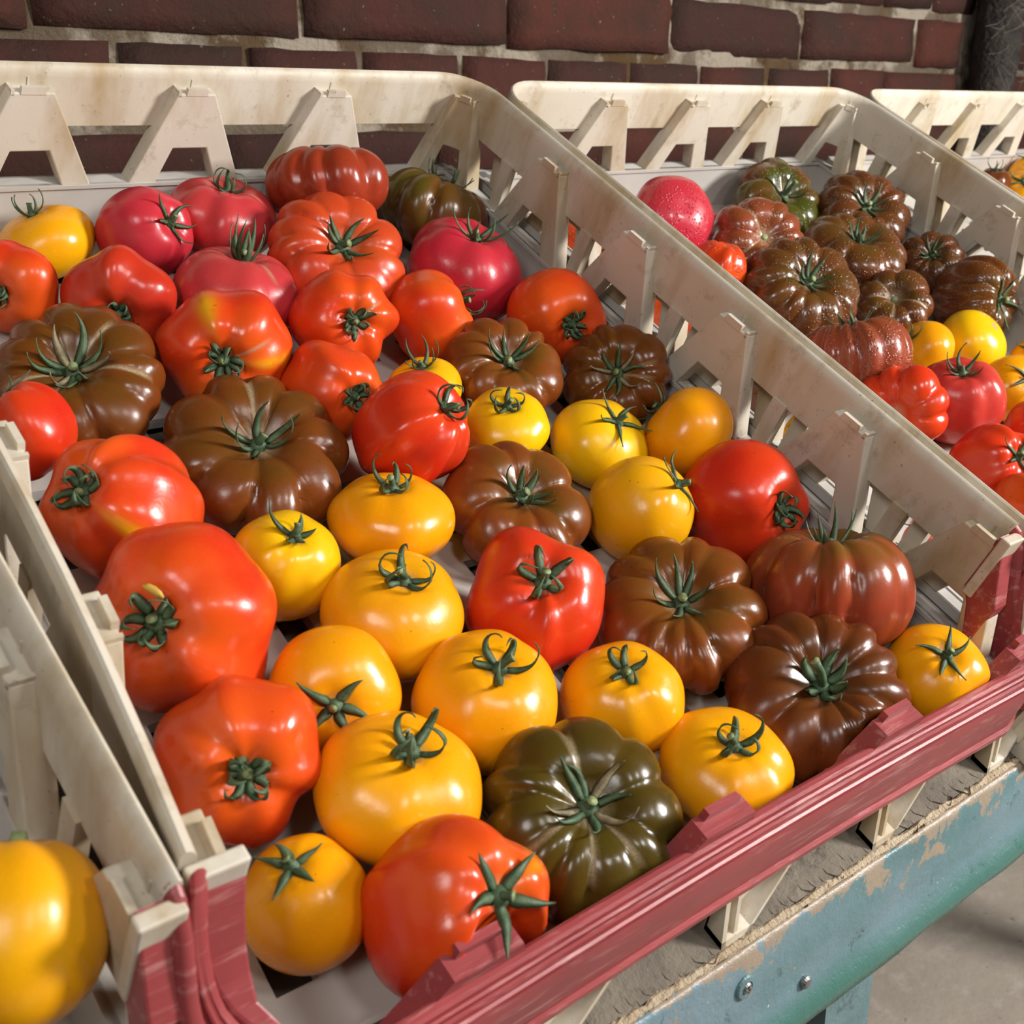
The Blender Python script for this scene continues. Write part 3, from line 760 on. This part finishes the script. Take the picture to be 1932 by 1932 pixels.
def ribbon(pts, wds, up, thick=.00035):
    """a closed tapering leaf strip along pts; wds are half widths"""
    bm = bmesh.new(); rows = []
    for i, p in enumerate(pts):
        a = pts[max(0, i - 1)]; b = pts[min(len(pts) - 1, i + 1)]
        d = (b - a).normalized(); s = d.cross(up).normalized() if abs(d.dot(up)) < .999 else Vector((1, 0, 0))
        nn = s.cross(d).normalized(); w_ = wds[i]
        rows.append([bm.verts.new(p + s * w_ + nn * w_ * .35), bm.verts.new(p + nn * -thick), bm.verts.new(p - s * w_ + nn * w_ * .35), bm.verts.new(p + nn * thick * 1.4)])
    for r0, r1 in zip(rows, rows[1:]):
        for k in range(4): bm.faces.new([r0[k], r1[k], r1[(k + 1) % 4], r0[(k + 1) % 4]])
    bm.faces.new(rows[0]); bm.faces.new(rows[-1][::-1])
    return bm

# style: (count, length, half width, start angle, end angle, angle jitter, twist, stem length)
STYLE = dict(
 curl=(5, .024, .0024, 5, 200, 45, .5, .009), up=(7, .019, .0020, 30, 80, 25, .3, .006), tall=(6, .022, .0019, 25, 100, 28, .5, .006),
 upcurl=(4, .020, .0018, 20, 150, 40, .4, .009), star=(5, .021, .0023, -5, 30, 40, .4, .008), flatstar=(5, .018, .0030, -30, 10, 22, .3, .006),
 mat=(8, .016, .0024, 0, 200, 70, 1.0, .004), big=(9, .024, .0024, 25, 85, 32, .4, .006), dryup=(8, .017, .0020, 15, 70, 40, .5, .005),
 tuft=(9, .021, .0021, 55, 105, 18, .4, .007), flop=(5, .020, .0022, -10, 50, 45, .5, .008), horns=(5, .023, .0026, 25, 75, 18, .3, .009),
 spike=(7, .020, .0020, 45, 85, 18, .3, .005), stemup=(6, .015, .0032, 35, 85, 30, .3, .016), back=(5, .018, .0022, 10, 70, 35, .4, .006),
 stalk=(4, .018, .0018, 20, 90, 35, .4, .016))
def add_calyx(root, surf, style, seed, r):
    if style in ('none',): return
    rg = random.Random(seed * 3 + 1)
    z0 = surf(.001, 0)
    if style in ('scar', 'stub'):
        bm = bmesh.new(); L = .004 if style == 'stub' else .0012
        lathe(bm, [(.0030, -.002), (.0026, L * .6), (.0020, L), (.0001, L)], 10)
        o = from_bm('stem', bm, M_STEMCUT, root, True); o.location = (0, 0, z0 + .0004); return
    cnt, L0, w0, a0, a1, jit, tw, SL = STYLE[style]
    k = min(1.15, max(.75, r / .036)); L0 *= k; w0 *= k; SL *= k
    # hub
    bm = bmesh.new(); rr = .0042 * k
    prof = [(rr * .2, -.0012), (rr * .95, -.0004), (rr, .0006), (rr * .6, .0016), (.0022, .0022), (.0001, .0022)]
    lathe(bm, prof, 12)
    hub = from_bm('calyx', bm, M_SEPAL, root, True); hub.location = (0, 0, z0 + .0010)
    hub.rotation_euler = (0, 0, 0)
    # stem: bent, with a pale cut end
    bm = bmesh.new(); ph = rg.uniform(0, 6.28); be = rg.uniform(.15, .6); rings = []; nseg = 6
    for i in range(nseg + 1):
        t = i / nseg; rad = (.0021 - .0004 * t + .0005 * (t > .9)) * k
        c = Vector((math.cos(ph) * be * SL * t * t, math.sin(ph) * be * SL * t * t, SL * t * (1 - .2 * be * t)))
        d = Vector((math.cos(ph) * 2 * be * t, math.sin(ph) * 2 * be * t, 1)).normalized(); s = d.orthogonal().normalized(); q = d.cross(s)
        rings.append([bm.verts.new(c + (s * math.cos(a) + q * math.sin(a)) * rad) for a in [2 * math.pi * j / 9 for j in range(9)]])
    for a, b in zip(rings, rings[1:]):
        for j in range(9): bm.faces.new([a[j], a[(j + 1) % 9], b[(j + 1) % 9], b[j]])
    fc = bm.faces.new(rings[-1]); fc.material_index = 1
    st = from_bm('stem', bm, [M_SEPAL, M_STEMCUT], hub, True)
    off = rg.uniform(0, 6.28)
    for i in range(cnt):
        ph = off + 2 * math.pi * i / cnt + rg.uniform(-.3, .3)
        L = L0 * rg.uniform(.8, 1.2); j0 = a0 + rg.uniform(-.35, .35) * jit; j1 = a1 + rg.uniform(-1, 1) * jit
        if style == 'horns' and i > 1: L *= .45
        if style == 'spike' and i > 3: L *= .7
        N = 11; p = Vector((rr * .75, 0, .0008)); pts = []; wds = []; sway = rg.uniform(-1, 1) * tw
        for s in range(N + 1):
            t = s / N
            ang = math.radians(j0 + (j1 - j0) * t ** 1.3)
            az = ph + sway * t * t
            q = Vector((p.x * math.cos(az), p.x * math.sin(az), p.z)) if p.x >= 0 else Vector((p.x * math.cos(az), p.x * math.sin(az), p.z))
            zz = surf(abs(p.x), az if p.x >= 0 else az + math.pi) - (z0 + .0010) + .0010 + w0 * .25
            q.z = max(q.z, zz); pts.append(q)
            wds.append(w0 * (min(1, .75 + 1.6 * t) if t < .25 else max(.06, (1 - t) ** .75 * 1.15)))
            p = p + Vector((math.cos(ang), 0, math.sin(ang))) * (L / N)
            p.z = max(p.z, q.z)
        # facing of the blade: across the sweep plane
        bm = bmesh.new(); bm.free()
        rows = []; bm = bmesh.new()
        for s, q in enumerate(pts):
            a = pts[max(0, s - 1)]; b = pts[min(N, s + 1)]
            d = (b - a)
            d = d.normalized() if d.length > 1e-7 else Vector((0, 0, 1))
            side = Vector((-math.sin(ph), math.cos(ph), 0)); side = (side - d * side.dot(d)).normalized()
            tws = tw * .9 * (s / N) * (1 if i % 2 else -1); nn = d.cross(side)
            side = side * math.cos(tws) + nn * math.sin(tws); nn = d.cross(side).normalized()
            w_ = wds[s]; th = .00030
            rows.append([bm.verts.new(q + side * w_ - nn * w_ * .35), bm.verts.new(q + nn * th), bm.verts.new(q - side * w_ - nn * w_ * .35), bm.verts.new(q - nn * th * 1.5)])
        for r0, r1 in zip(rows, rows[1:]):
            for c in range(4): bm.faces.new([r0[c], r1[c], r1[(c + 1) % 4], r0[(c + 1) % 4]])
        bm.faces.new(rows[0]); bm.faces.new(rows[-1][::-1])
        dry = (style in ('dryup', 'big') and i % 3 == 0)
        from_bm('sepal', bm, M_SEPAL_DRY if dry else M_SEPAL, hub, True)

GROUPS = {'t': 'in the middle crate', 'u': 'in the right crate', 'w': 'in the right crate', 'v': 'in the far right crate'}
KINDNAME = dict(yellow='yellow', orange='yellow', gold='yellow', red='red', redorange='red', deepred='red', ribred='red', wetred='red', pink='pink', raspberry='pink', wetpink='pink', deeppink='pink')
def add_tomato(idn, kind, n, seed, c, r, h, ax, skin, style, label, ex):
    kn = KINDNAME.get(skin, 'brown')
    me, surf = tomato_mesh(kind, seed, n, h, r, ex, kn + '_tomato')
    o = bpy.data.objects.new(kn + '_tomato', me); COL.objects.link(o); me.materials.append(TM[skin])
    R3 = frame(ax, seed)
    if idn[0] == 't' and idn != 't48':                  # soft fruit gives a little where it presses on rail, wall or floor
        n_ = len(me.vertices); co = np.empty(n_ * 3); me.vertices.foreach_get('co', co); co = co.reshape(-1, 3)
        P = co @ R3.T + np.array(c)
        def press(d, e=.003): return np.where(d < e, e * np.exp(np.clip((d - e) / e, -30, 0)), d)
        wz = np.clip((.100 - P[:, 2]) / .012, 0, 1); L = -.0435 + .0115 * np.exp(-(np.min(np.abs(P[:, :1] - np.array([FRONT_X + [.452]])), 1) / .019) ** 4)
        P[:, 1] = P[:, 1] * (1 - wz) + (L + press(P[:, 1] - L)) * wz
        P[:, 0] = .4375 - press(.4375 - P[:, 0]); P[:, 2] = ZFL + press(P[:, 2] - ZFL); P[:, 1] = .4965 - press(.4965 - P[:, 1])
        me.vertices.foreach_set('co', ((P - np.array(c)) @ R3).ravel()); me.update()
    M = Matrix([[R3[i][0], R3[i][1], R3[i][2], c[i]] for i in range(3)] + [[0, 0, 0, 1]])
    o.matrix_world = MW @ M
    tag(o, label, 'tomato', None if idn == 't48' else kn + ' tomatoes ' + GROUPS[idn[0]])
    add_calyx(o, surf, style, seed, r)
    if ex.get('petal'):
        dl = np.array(R3).T @ np.array([.75, .62, .2]); dl = dl / np.hypot(dl[0], dl[1]); an = math.atan2(dl[1], dl[0])
        p = []
        for i in range(5):
            rr_, aa = .0150 - .0008 * i, an + .35 - .17 * i
            p.append(Vector((rr_ * math.cos(aa), rr_ * math.sin(aa), surf(rr_, aa) + .0045)))
        from_bm('dry_petal', ribbon(p, [.0006, .0016, .0018, .0016, .0008], Vector((0, 0, 1)), .0005), M_PETAL, o, True)
    return o
TOMATOES = [
 ('t01', 'Y', 6, 7, (0.1223, 0.4635, 0.0403), 0.0293, 0.697, (-0.37, 0.427, 0.825), 'gold', 'upcurl', 'golden tomato against the back panel at the left end of the middle crate', {}),
 ('t02', 'K', 6, 14, (0.1742, 0.4459, 0.054), 0.0287, 0.96, (0.335, -0.645, 0.687), 'raspberry', 'flop', 'raspberry pink tomato by the back panel, calyx tipped to the right', {}),
 ('t03', 'K', 6, 21, (0.2346, 0.4607, 0.0517), 0.0361, 0.677, (0.083, 0.158, 0.984), 'pink', 'curl', 'pink tomato touching the back panel with tall calyx and short pale scar', {'cork': [1]}),
 ('t04', 'B', 11, 28, (0.3042, 0.4572, 0.0741), 0.0428, 0.6, (0.12, 0.62, 0.77), 'brownred', 'none', 'smooth brown-red tomato with no calyx, lying highest in the back of the crate', {}),
 ('t05', 'B', 8, 35, (0.4005, 0.454, 0.0507), 0.0414, 0.675, (0.342, 0.247, 0.907), 'greenred', 'up', 'dark green and red tomato in the shadowed back right corner', {}),
 ('t06', 'B', 10, 42, (0.2782, 0.3924, 0.0632), 0.0441, 0.525, (-0.213, -0.44, 0.872), 'ribred', 'up', 'deeply ribbed red tomato in front of the brown-red one without calyx', {}),
 ('t07', 'K', 6, 49, (0.3765, 0.3807, 0.0498), 0.0411, 0.79, (0.06, 0.021, 0.998), 'raspberry', 'tall', 'raspberry tomato with spiky calyx by the right wall near the back', {}),
 ('t08', 'K', 6, 56, (0.2046, 0.3831, 0.049), 0.0395, 0.677, (0.135, 0.259, 0.956), 'pink', 'tuft', 'dusky pink tomato with pale groove scars and a dense upright calyx', {'cork': [0, 2]}),
 ('t09', 'R', 5, 63, (0.1333, 0.3866, 0.0468), 0.0327, 0.64, (-0.487, -0.855, 0.177), 'deepred', 'mat', 'lumpy deep red tomato lying on its side behind the largest brown one at left', {}),
 ('t10', 'R', 5, 70, (0.086, 0.4178, 0.0432), 0.027, 0.64, (-0.837, -0.527, 0.151), 'redorange', 'mat', 'red-orange tomato cut by the left picture edge below the golden one', {}),
 ('t11', 'B', 11, 77, (0.0852, 0.3306, 0.0428), 0.0475, 0.45, (-0.303, -0.172, 0.937), 'brown', 'big', 'very large ribbed brown tomato with dry papery calyx at the left', {'cork': [0, 1, 4, 6]}),
 ('t12', 'R', 6, 84, (0.1677, 0.3264, 0.0534), 0.0364, 0.83, (-0.524, -0.782, 0.338), 'redorange', 'mat', 'red tomato with yellow-green streaks on its lobes, calyx facing out', {'streak': 3, 'cork': [1]}),
 ('t13', 'R', 6, 91, (0.2468, 0.3329, 0.0584), 0.0323, 0.83, (-0.245, -0.778, 0.579), 'redorange', 'mat', 'red tomato with puckered shoulders, behind and right of the yellow-streaked one', {'cork': [3]}),
 ('t14', 'R', 5, 98, (0.3196, 0.3388, 0.047), 0.0323, 0.83, (0.742, -0.25, 0.621), 'redorange', 'curl', 'red-orange tomato with curled calyx at its right end, near the spiky raspberry one', {}),
 ('t15', 'R', 4, 105, (0.4038, 0.3129, 0.0553), 0.0329, 0.893, (-0.272, -0.889, 0.367), 'redorange', 'mat', 'blocky four-lobed red-orange tomato beside the right wall', {}),
 ('t16', 'B', 10, 112, (0.3345, 0.2769, 0.0502), 0.0375, 0.45, (-0.231, -0.207, 0.951), 'rust', 'up', 'ribbed brown tomato left of the smaller ribbed one with dry calyx', {}),
 ('t17', 'B', 11, 119, (0.4049, 0.2476, 0.0524), 0.0359, 0.6, (-0.604, -0.415, 0.68), 'brown', 'dryup', 'small ribbed brown tomato with partly dry calyx by the right wall', {'cork': [2, 3]}),
 ('t18', 'R', 5, 126, (0.2138, 0.285, 0.0463), 0.0299, 1.02, (-0.038, -0.839, 0.543), 'redorange', 'mat', 'red tomato with dark twisted calyx, left of the small half-hidden yellow one', {}),
 ('t19', 'Y', 6, 133, (0.2779, 0.2807, 0.0403), 0.0234, 0.753, (-0.262, 0.218, 0.94), 'yellow', 'tall', 'small yellow tomato half hidden, three sepals standing above it', {}),
 ('t20', 'R', 6, 140, (0.2273, 0.2287, 0.061), 0.0331, 0.957, (0.371, -0.384, 0.846), 'red', 'curl', 'bright red tomato with calyx at upper right, right of the big brown pumpkin-shaped one', {}),
 ('t21', 'Y', 6, 147, (0.3019, 0.2313, 0.0468), 0.0264, 0.64, (-0.266, 0.056, 0.962), 'yellow', 'curl', 'yellow tomato with ring-curled calyx right of the bright red one', {}),
 ('t22', 'Y', 6, 154, (0.3593, 0.2048, 0.0408), 0.0316, 0.753, (0.09, -0.196, 0.976), 'yellow', 'star', 'lemon yellow tomato with pointed star calyx, left of the orange one at the wall', {}),
 ('t23', 'Y', 6, 161, (0.4071, 0.182, 0.0569), 0.031, 0.81, (-0.412, 0.879, 0.239), 'orange', 'back', 'orange tomato against the right wall with its calyx turned away', {}),
 ('t24', 'B', 9, 168, (0.1488, 0.2517, 0.0421), 0.0512, 0.45, (-0.161, -0.165, 0.973), 'brown', 'tall', 'big pumpkin-shaped brown tomato with smooth broad ribs, left of centre', {'cork': [3]}),
 ('t25', 'R', 5, 175, (0.0432, 0.2897, 0.0501), 0.0237, 0.957, (-0.397, 0.675, 0.622), 'red', 'star', 'red tomato against the left wall, partly cut by the picture edge', {}),
 ('t26', 'R', 6, 182, (0.0638, 0.2237, 0.0525), 0.0359, 1.02, (-0.755, -0.072, 0.652), 'redorange', 'mat', 'red-orange lobed tomato by the left wall with closed calyx at its left side', {'streak': 1}),
 ('t27', 'R', 6, 189, (0.0562, 0.1495, 0.0574), 0.0417, 0.83, (-0.711, -0.385, 0.588), 'redorange', 'mat', 'largest red-orange tomato, leaning on the left wall with a yellow dry petal', {'petal': 1}),
 ('t28', 'Y', 6, 196, (0.1228, 0.1753, 0.0423), 0.0267, 0.98, (-0.049, -0.161, 0.986), 'yellow', 'horns', 'yellow tomato with two horn-like sepals right of the largest red-orange one', {}),
 ('t29', 'Y', 6, 203, (0.1907, 0.1851, 0.045), 0.0323, 0.64, (-0.085, 0.273, 0.958), 'orange', 'curl', 'round orange tomato with upright stem in front of the big pumpkin-shaped brown one', {}),
 ('t30', 'B', 8, 210, (0.268, 0.1745, 0.041), 0.0425, 0.525, (-0.158, -0.222, 0.962), 'rust', 'spike', 'brown ribbed tomato with greenish shoulders in the middle of the crate', {}),
 ('t31', 'Y', 6, 217, (0.3361, 0.1439, 0.0469), 0.0307, 0.98, (0.406, -0.296, 0.865), 'gold', 'star', 'golden tomato tipped to the right, calyx at its upper right edge', {}),
 ('t32', 'R', 5, 224, (0.3984, 0.1208, 0.0541), 0.0392, 0.893, (0.027, -0.824, 0.565), 'red', 'mat', 'large red tomato lying on its side by the right wall, calyx facing right', {}),
 ('t33', 'Y', 6, 231, (0.1549, 0.1283, 0.0446), 0.0342, 0.753, (-0.02, 0.004, 1.0), 'gold', 'curl', 'golden yellow tomato with looped sepals in the middle of the crate', {}),
 ('t34', 'R', 5, 238, (0.2259, 0.1072, 0.0483), 0.037, 0.83, (-0.332, -0.225, 0.916), 'red', 'curl', 'five-sided bright red tomato among the yellow ones', {}),
 ('t35', 'B', 11, 245, (0.3044, 0.0746, 0.0436), 0.0475, 0.45, (-0.351, 0.042, 0.936), 'rust', 'up', 'chestnut brown ribbed tomato right of the five-sided red one', {}),
 ('t36', 'B', 9, 252, (0.3893, 0.0462, 0.0592), 0.0473, 0.75, (0.074, 0.583, 0.809), 'bronze', 'spike', 'bronze red tomato with green shoulder patches near the right wall', {'cork': [5]}),
 ('t37', 'Y', 6, 259, (0.1028, 0.0967, 0.0449), 0.0299, 0.81, (-0.482, -0.632, 0.607), 'orange', 'flatstar', 'orange tomato whose flat five-pointed calyx faces the viewer', {}),
 ('t38', 'Y', 6, 266, (0.1646, 0.0658, 0.0465), 0.0338, 0.81, (-0.079, -0.036, 0.996), 'orange', 'curl', 'round orange tomato with curled sepals, above the olive ribbed one', {}),
 ('t39', 'Y', 6, 273, (0.232, 0.0414, 0.0428), 0.0296, 0.867, (-0.306, 0.084, 0.948), 'orange', 'curl', 'smaller orange tomato left of the two ribbed brown ones at the front', {}),
 ('t40', 'B', 12, 280, (0.3273, -0.0023, 0.0511), 0.0475, 0.525, (-0.38, -0.078, 0.922), 'dark', 'stemup', 'dark brown-red ribbed tomato with thick upright stem near the front rail', {}),
 ('t41', 'Y', 6, 287, (0.4085, -0.0225, 0.0536), 0.0282, 0.81, (-0.392, -0.031, 0.92), 'orange', 'star', 'orange tomato in the front right corner of the middle crate', {}),
 ('t42', 'R', 6, 294, (0.0465, 0.0789, 0.0515), 0.0342, 0.83, (-0.302, -0.699, 0.648), 'redorange', 'mat', 'red-orange tomato with round-lobed calyx facing the viewer at front left', {}),
 ('t43', 'Y', 6, 301, (0.0975, 0.0398, 0.0534), 0.0351, 0.697, (0.06, 0.09, 0.994), 'orange', 'curl', 'orange tomato with looped sepals behind the red one at the front rail', {}),
 ('t44', 'B', 10, 308, (0.1634, -0.0039, 0.0486), 0.0447, 0.6, (-0.248, -0.151, 0.957), 'olive', 'dryup', 'olive green ribbed tomato with withered calyx at the front rail', {'cork': [1, 4, 6, 7]}),
 ('t45', 'Y', 6, 315, (0.2499, -0.0127, 0.0467), 0.0316, 0.64, (-0.19, 0.079, 0.979), 'orange', 'curl', 'orange tomato between the olive ribbed and dark brown ones at the rail', {}),
 ('t46', 'Y', 6, 322, (0.0444, 0.0173, 0.0413), 0.0246, 0.98, (-0.294, 0.308, 0.905), 'orange', 'flatstar', 'golden orange tomato in the front left corner above a floor hole', {}),
 ('t47', 'R', 5, 329, (0.0858, -0.0167, 0.0561), 0.0355, 1.02, (0.082, -0.408, 0.909), 'redorange', 'flatstar', 'red tomato with an orange streak pressed against the front rail', {'streak': 1}),
 ('t48', 'Y', 6, 336, (-0.061, 0.0282, 0.0887), 0.0294, 0.98, (0.345, 0.762, 0.549), 'gold', 'stub', 'big yellow tomato with amber flush alone in the left crate', {}),
 ('u01', 'K', 6, 1007, (0.6263, 0.4233, 0.0485), 0.0373, 0.79, (0.3, 0.5, -0.8), 'wetpink', 'none', 'round pink tomato with water drops at the back left of the right crate', {}),
 ('u02', 'K', 6, 1014, (0.7098, 0.4188, 0.0337), 0.0239, 0.733, (0.0, 0.0, 1.0), 'wetpink', 'none', 'pink tomato mostly hidden behind the wet brown ones', {}),
 ('u03', 'B', 8, 1021, (0.787, 0.4374, 0.0469), 0.0447, 0.525, (-0.222, -0.352, 0.909), 'wetgreen', 'stalk', 'wet green and red tomato with bent stalk by the back panel', {}),
 ('u04', 'B', 10, 1028, (0.8505, 0.3893, 0.0593), 0.0471, 0.525, (-0.32, -0.268, 0.909), 'wetdark', 'up', 'wet dark brown tomato in the back right corner of the right crate', {}),
 ('u05', 'B', 9, 1035, (0.692, 0.3782, 0.0498), 0.0408, 0.6, (-0.392, -0.555, 0.733), 'wetrust', 'scar', 'wet rust brown tomato without calyx, pale scar on top', {'cork': [2, 4]}),
 ('u06', 'B', 9, 1042, (0.7827, 0.3418, 0.0576), 0.0464, 0.45, (-0.145, 0.032, 0.989), 'wetbrown', 'spike', 'wet brown tomato with two upright sepals in the middle of the right crate', {}),
 ('u07', 'B', 11, 1049, (0.6767, 0.3098, 0.0478), 0.0487, 0.525, (-0.296, -0.303, 0.906), 'wetbrown', 'up', 'largest wet brown tomato with spiky calyx close to the rim', {}),
 ('u08', 'B', 9, 1056, (0.8696, 0.3125, 0.0534), 0.0303, 0.75, (-0.688, 0.008, 0.726), 'wetdark', 'up', 'small wet red-brown tomato with wide calyx beside the right wall', {}),
 ('u09', 'B', 8, 1063, (0.7608, 0.2737, 0.0489), 0.033, 0.525, (-0.613, -0.101, 0.784), 'wetbrown', 'scar', 'wet brown tomato with pale greenish star scar on top', {'cork': [0, 1, 3, 5]}),
 ('u10', 'B', 9, 1070, (0.8547, 0.2532, 0.0557), 0.0377, 0.9, (-0.059, -0.82, 0.569), 'wetbrown', 'star', 'wet brown tomato with calyx facing right, above the lemon yellow one', {}),
 ('u11', 'B', 12, 1077, (0.6396, 0.2222, 0.0518), 0.0395, 0.75, (0.002, 0.689, 0.725), 'wetrust', 'up', 'wet chestnut tomato against the rim, calyx hidden behind its top', {}),
 ('u12', 'Y', 6, 1084, (0.7411, 0.2217, 0.0416), 0.0254, 0.81, (-0.779, 0.496, 0.384), 'orange', 'flop', 'small orange tomato with one dark sepal beside the chestnut wet one', {}),
 ('u13', 'Y', 6, 1091, (0.8072, 0.2154, 0.0429), 0.03, 0.81, (-0.1, 0.3, -0.95), 'yellow', 'none', 'lemon yellow tomato with dark blossom scar turned up', {'blossom': 1}),
 ('u14', 'Y', 6, 1098, (0.7886, 0.1572, 0.0422), 0.029, 0.81, (-0.419, -0.357, 0.835), 'orange', 'star', 'orange tomato cut by the right picture edge below the lemon yellow one', {}),
 ('u15', 'R', 6, 1105, (0.625, 0.3574, 0.0412), 0.0243, 1.02, (0.12, 0.225, 0.967), 'wetred', 'none', 'wet orange-red tomato half hidden by the rim below the round pink one', {}),
 ('u16', 'B', 8, 1112, (0.6243, 0.1622, 0.0494), 0.0338, 0.6, (-0.957, -0.262, 0.125), 'red', 'none', 'ribbed red tomato with folded sides against the rim', {}),
 ('u17', 'K', 6, 1119, (0.6916, 0.1554, 0.05), 0.0338, 0.96, (-0.396, 0.184, 0.9), 'deeppink', 'tall', 'pinkish red tomato with upright dark calyx in the right crate', {}),
 ('u18', 'R', 6, 1126, (0.7469, 0.1022, 0.0466), 0.0327, 0.893, (-0.536, -0.032, 0.843), 'red', 'none', 'red tomato at the right picture edge beside the pinkish red one', {}),
 ('u19', 'R', 6, 1133, (0.6534, 0.094, 0.0465), 0.0294, 1.02, (-0.26, -0.552, 0.792), 'red', 'star', 'red lobed tomato with leafy calyx near the lower right of the right crate', {}),
 ('u20', 'R', 6, 1140, (0.6329, 0.0433, 0.0505), 0.0308, 0.83, (-0.324, -0.217, 0.921), 'redorange', 'star', 'red-orange tomato lowest at the right picture edge, behind the rim', {}),
 ('w01', 'R', 5, 2007, (0.517, 0.4063, 0.047), 0.0314, 0.893, (-0.079, 0.612, 0.787), 'wetred', 'star', 'red tomato seen through the first gap of the crate wall', {}),
 ('w02', 'R', 5, 2014, (0.5255, 0.3089, 0.0475), 0.0301, 1.02, (-0.199, 0.486, 0.851), 'wetred', 'star', 'red tomato seen through the second gap of the crate wall', {}),
 ('w03', 'B', 9, 2021, (0.539, 0.2173, 0.037), 0.0219, 0.9, (-0.28, 0.581, 0.764), 'wetbrown', 'up', 'brown tomato seen through the third gap of the crate wall', {}),
 ('w04', 'Y', 6, 2028, (0.5384, 0.1739, 0.0346), 0.0177, 0.98, (-0.514, 0.288, 0.808), 'gold', 'star', 'amber tomato seen low in the third gap of the crate wall', {}),
 ('w05', 'R', 5, 2035, (0.5322, 0.0587, 0.0361), 0.0188, 1.02, (-0.286, 0.601, 0.746), 'red', 'star', 'red tomato glimpsed through the last gap by the red corner', {}),
 ('u21', 'Y', 6, 1147, (0.857, 0.1769, 0.0407), 0.0235, 0.98, (-0.652, 0.225, 0.724), 'orange', 'star', 'small orange tomato at the right picture edge beside the lemon yellow one', {}),
 ('v01', 'Y', 6, 3007, (1.3007, 0.4578, 0.0434), 0.0287, 0.81, (-0.423, 0.225, 0.878), 'orange', 'star', 'orange tomato at the back of the far right crate', {}),
 ('v02', 'Y', 6, 3014, (1.2436, 0.4321, 0.0409), 0.0294, 0.64, (-0.642, 0.207, 0.738), 'orange', 'star', 'orange tomato in front, with calyx, in the far right crate', {}),
 ('v03', 'K', 6, 3021, (1.2091, 0.4548, 0.0393), 0.0191, 0.96, (-0.15, 0.294, 0.944), 'dark', 'tall', 'dark tomato in the far right crate, only its sepals showing over the rim', {}),
]
for row in TOMATOES: add_tomato(*row)
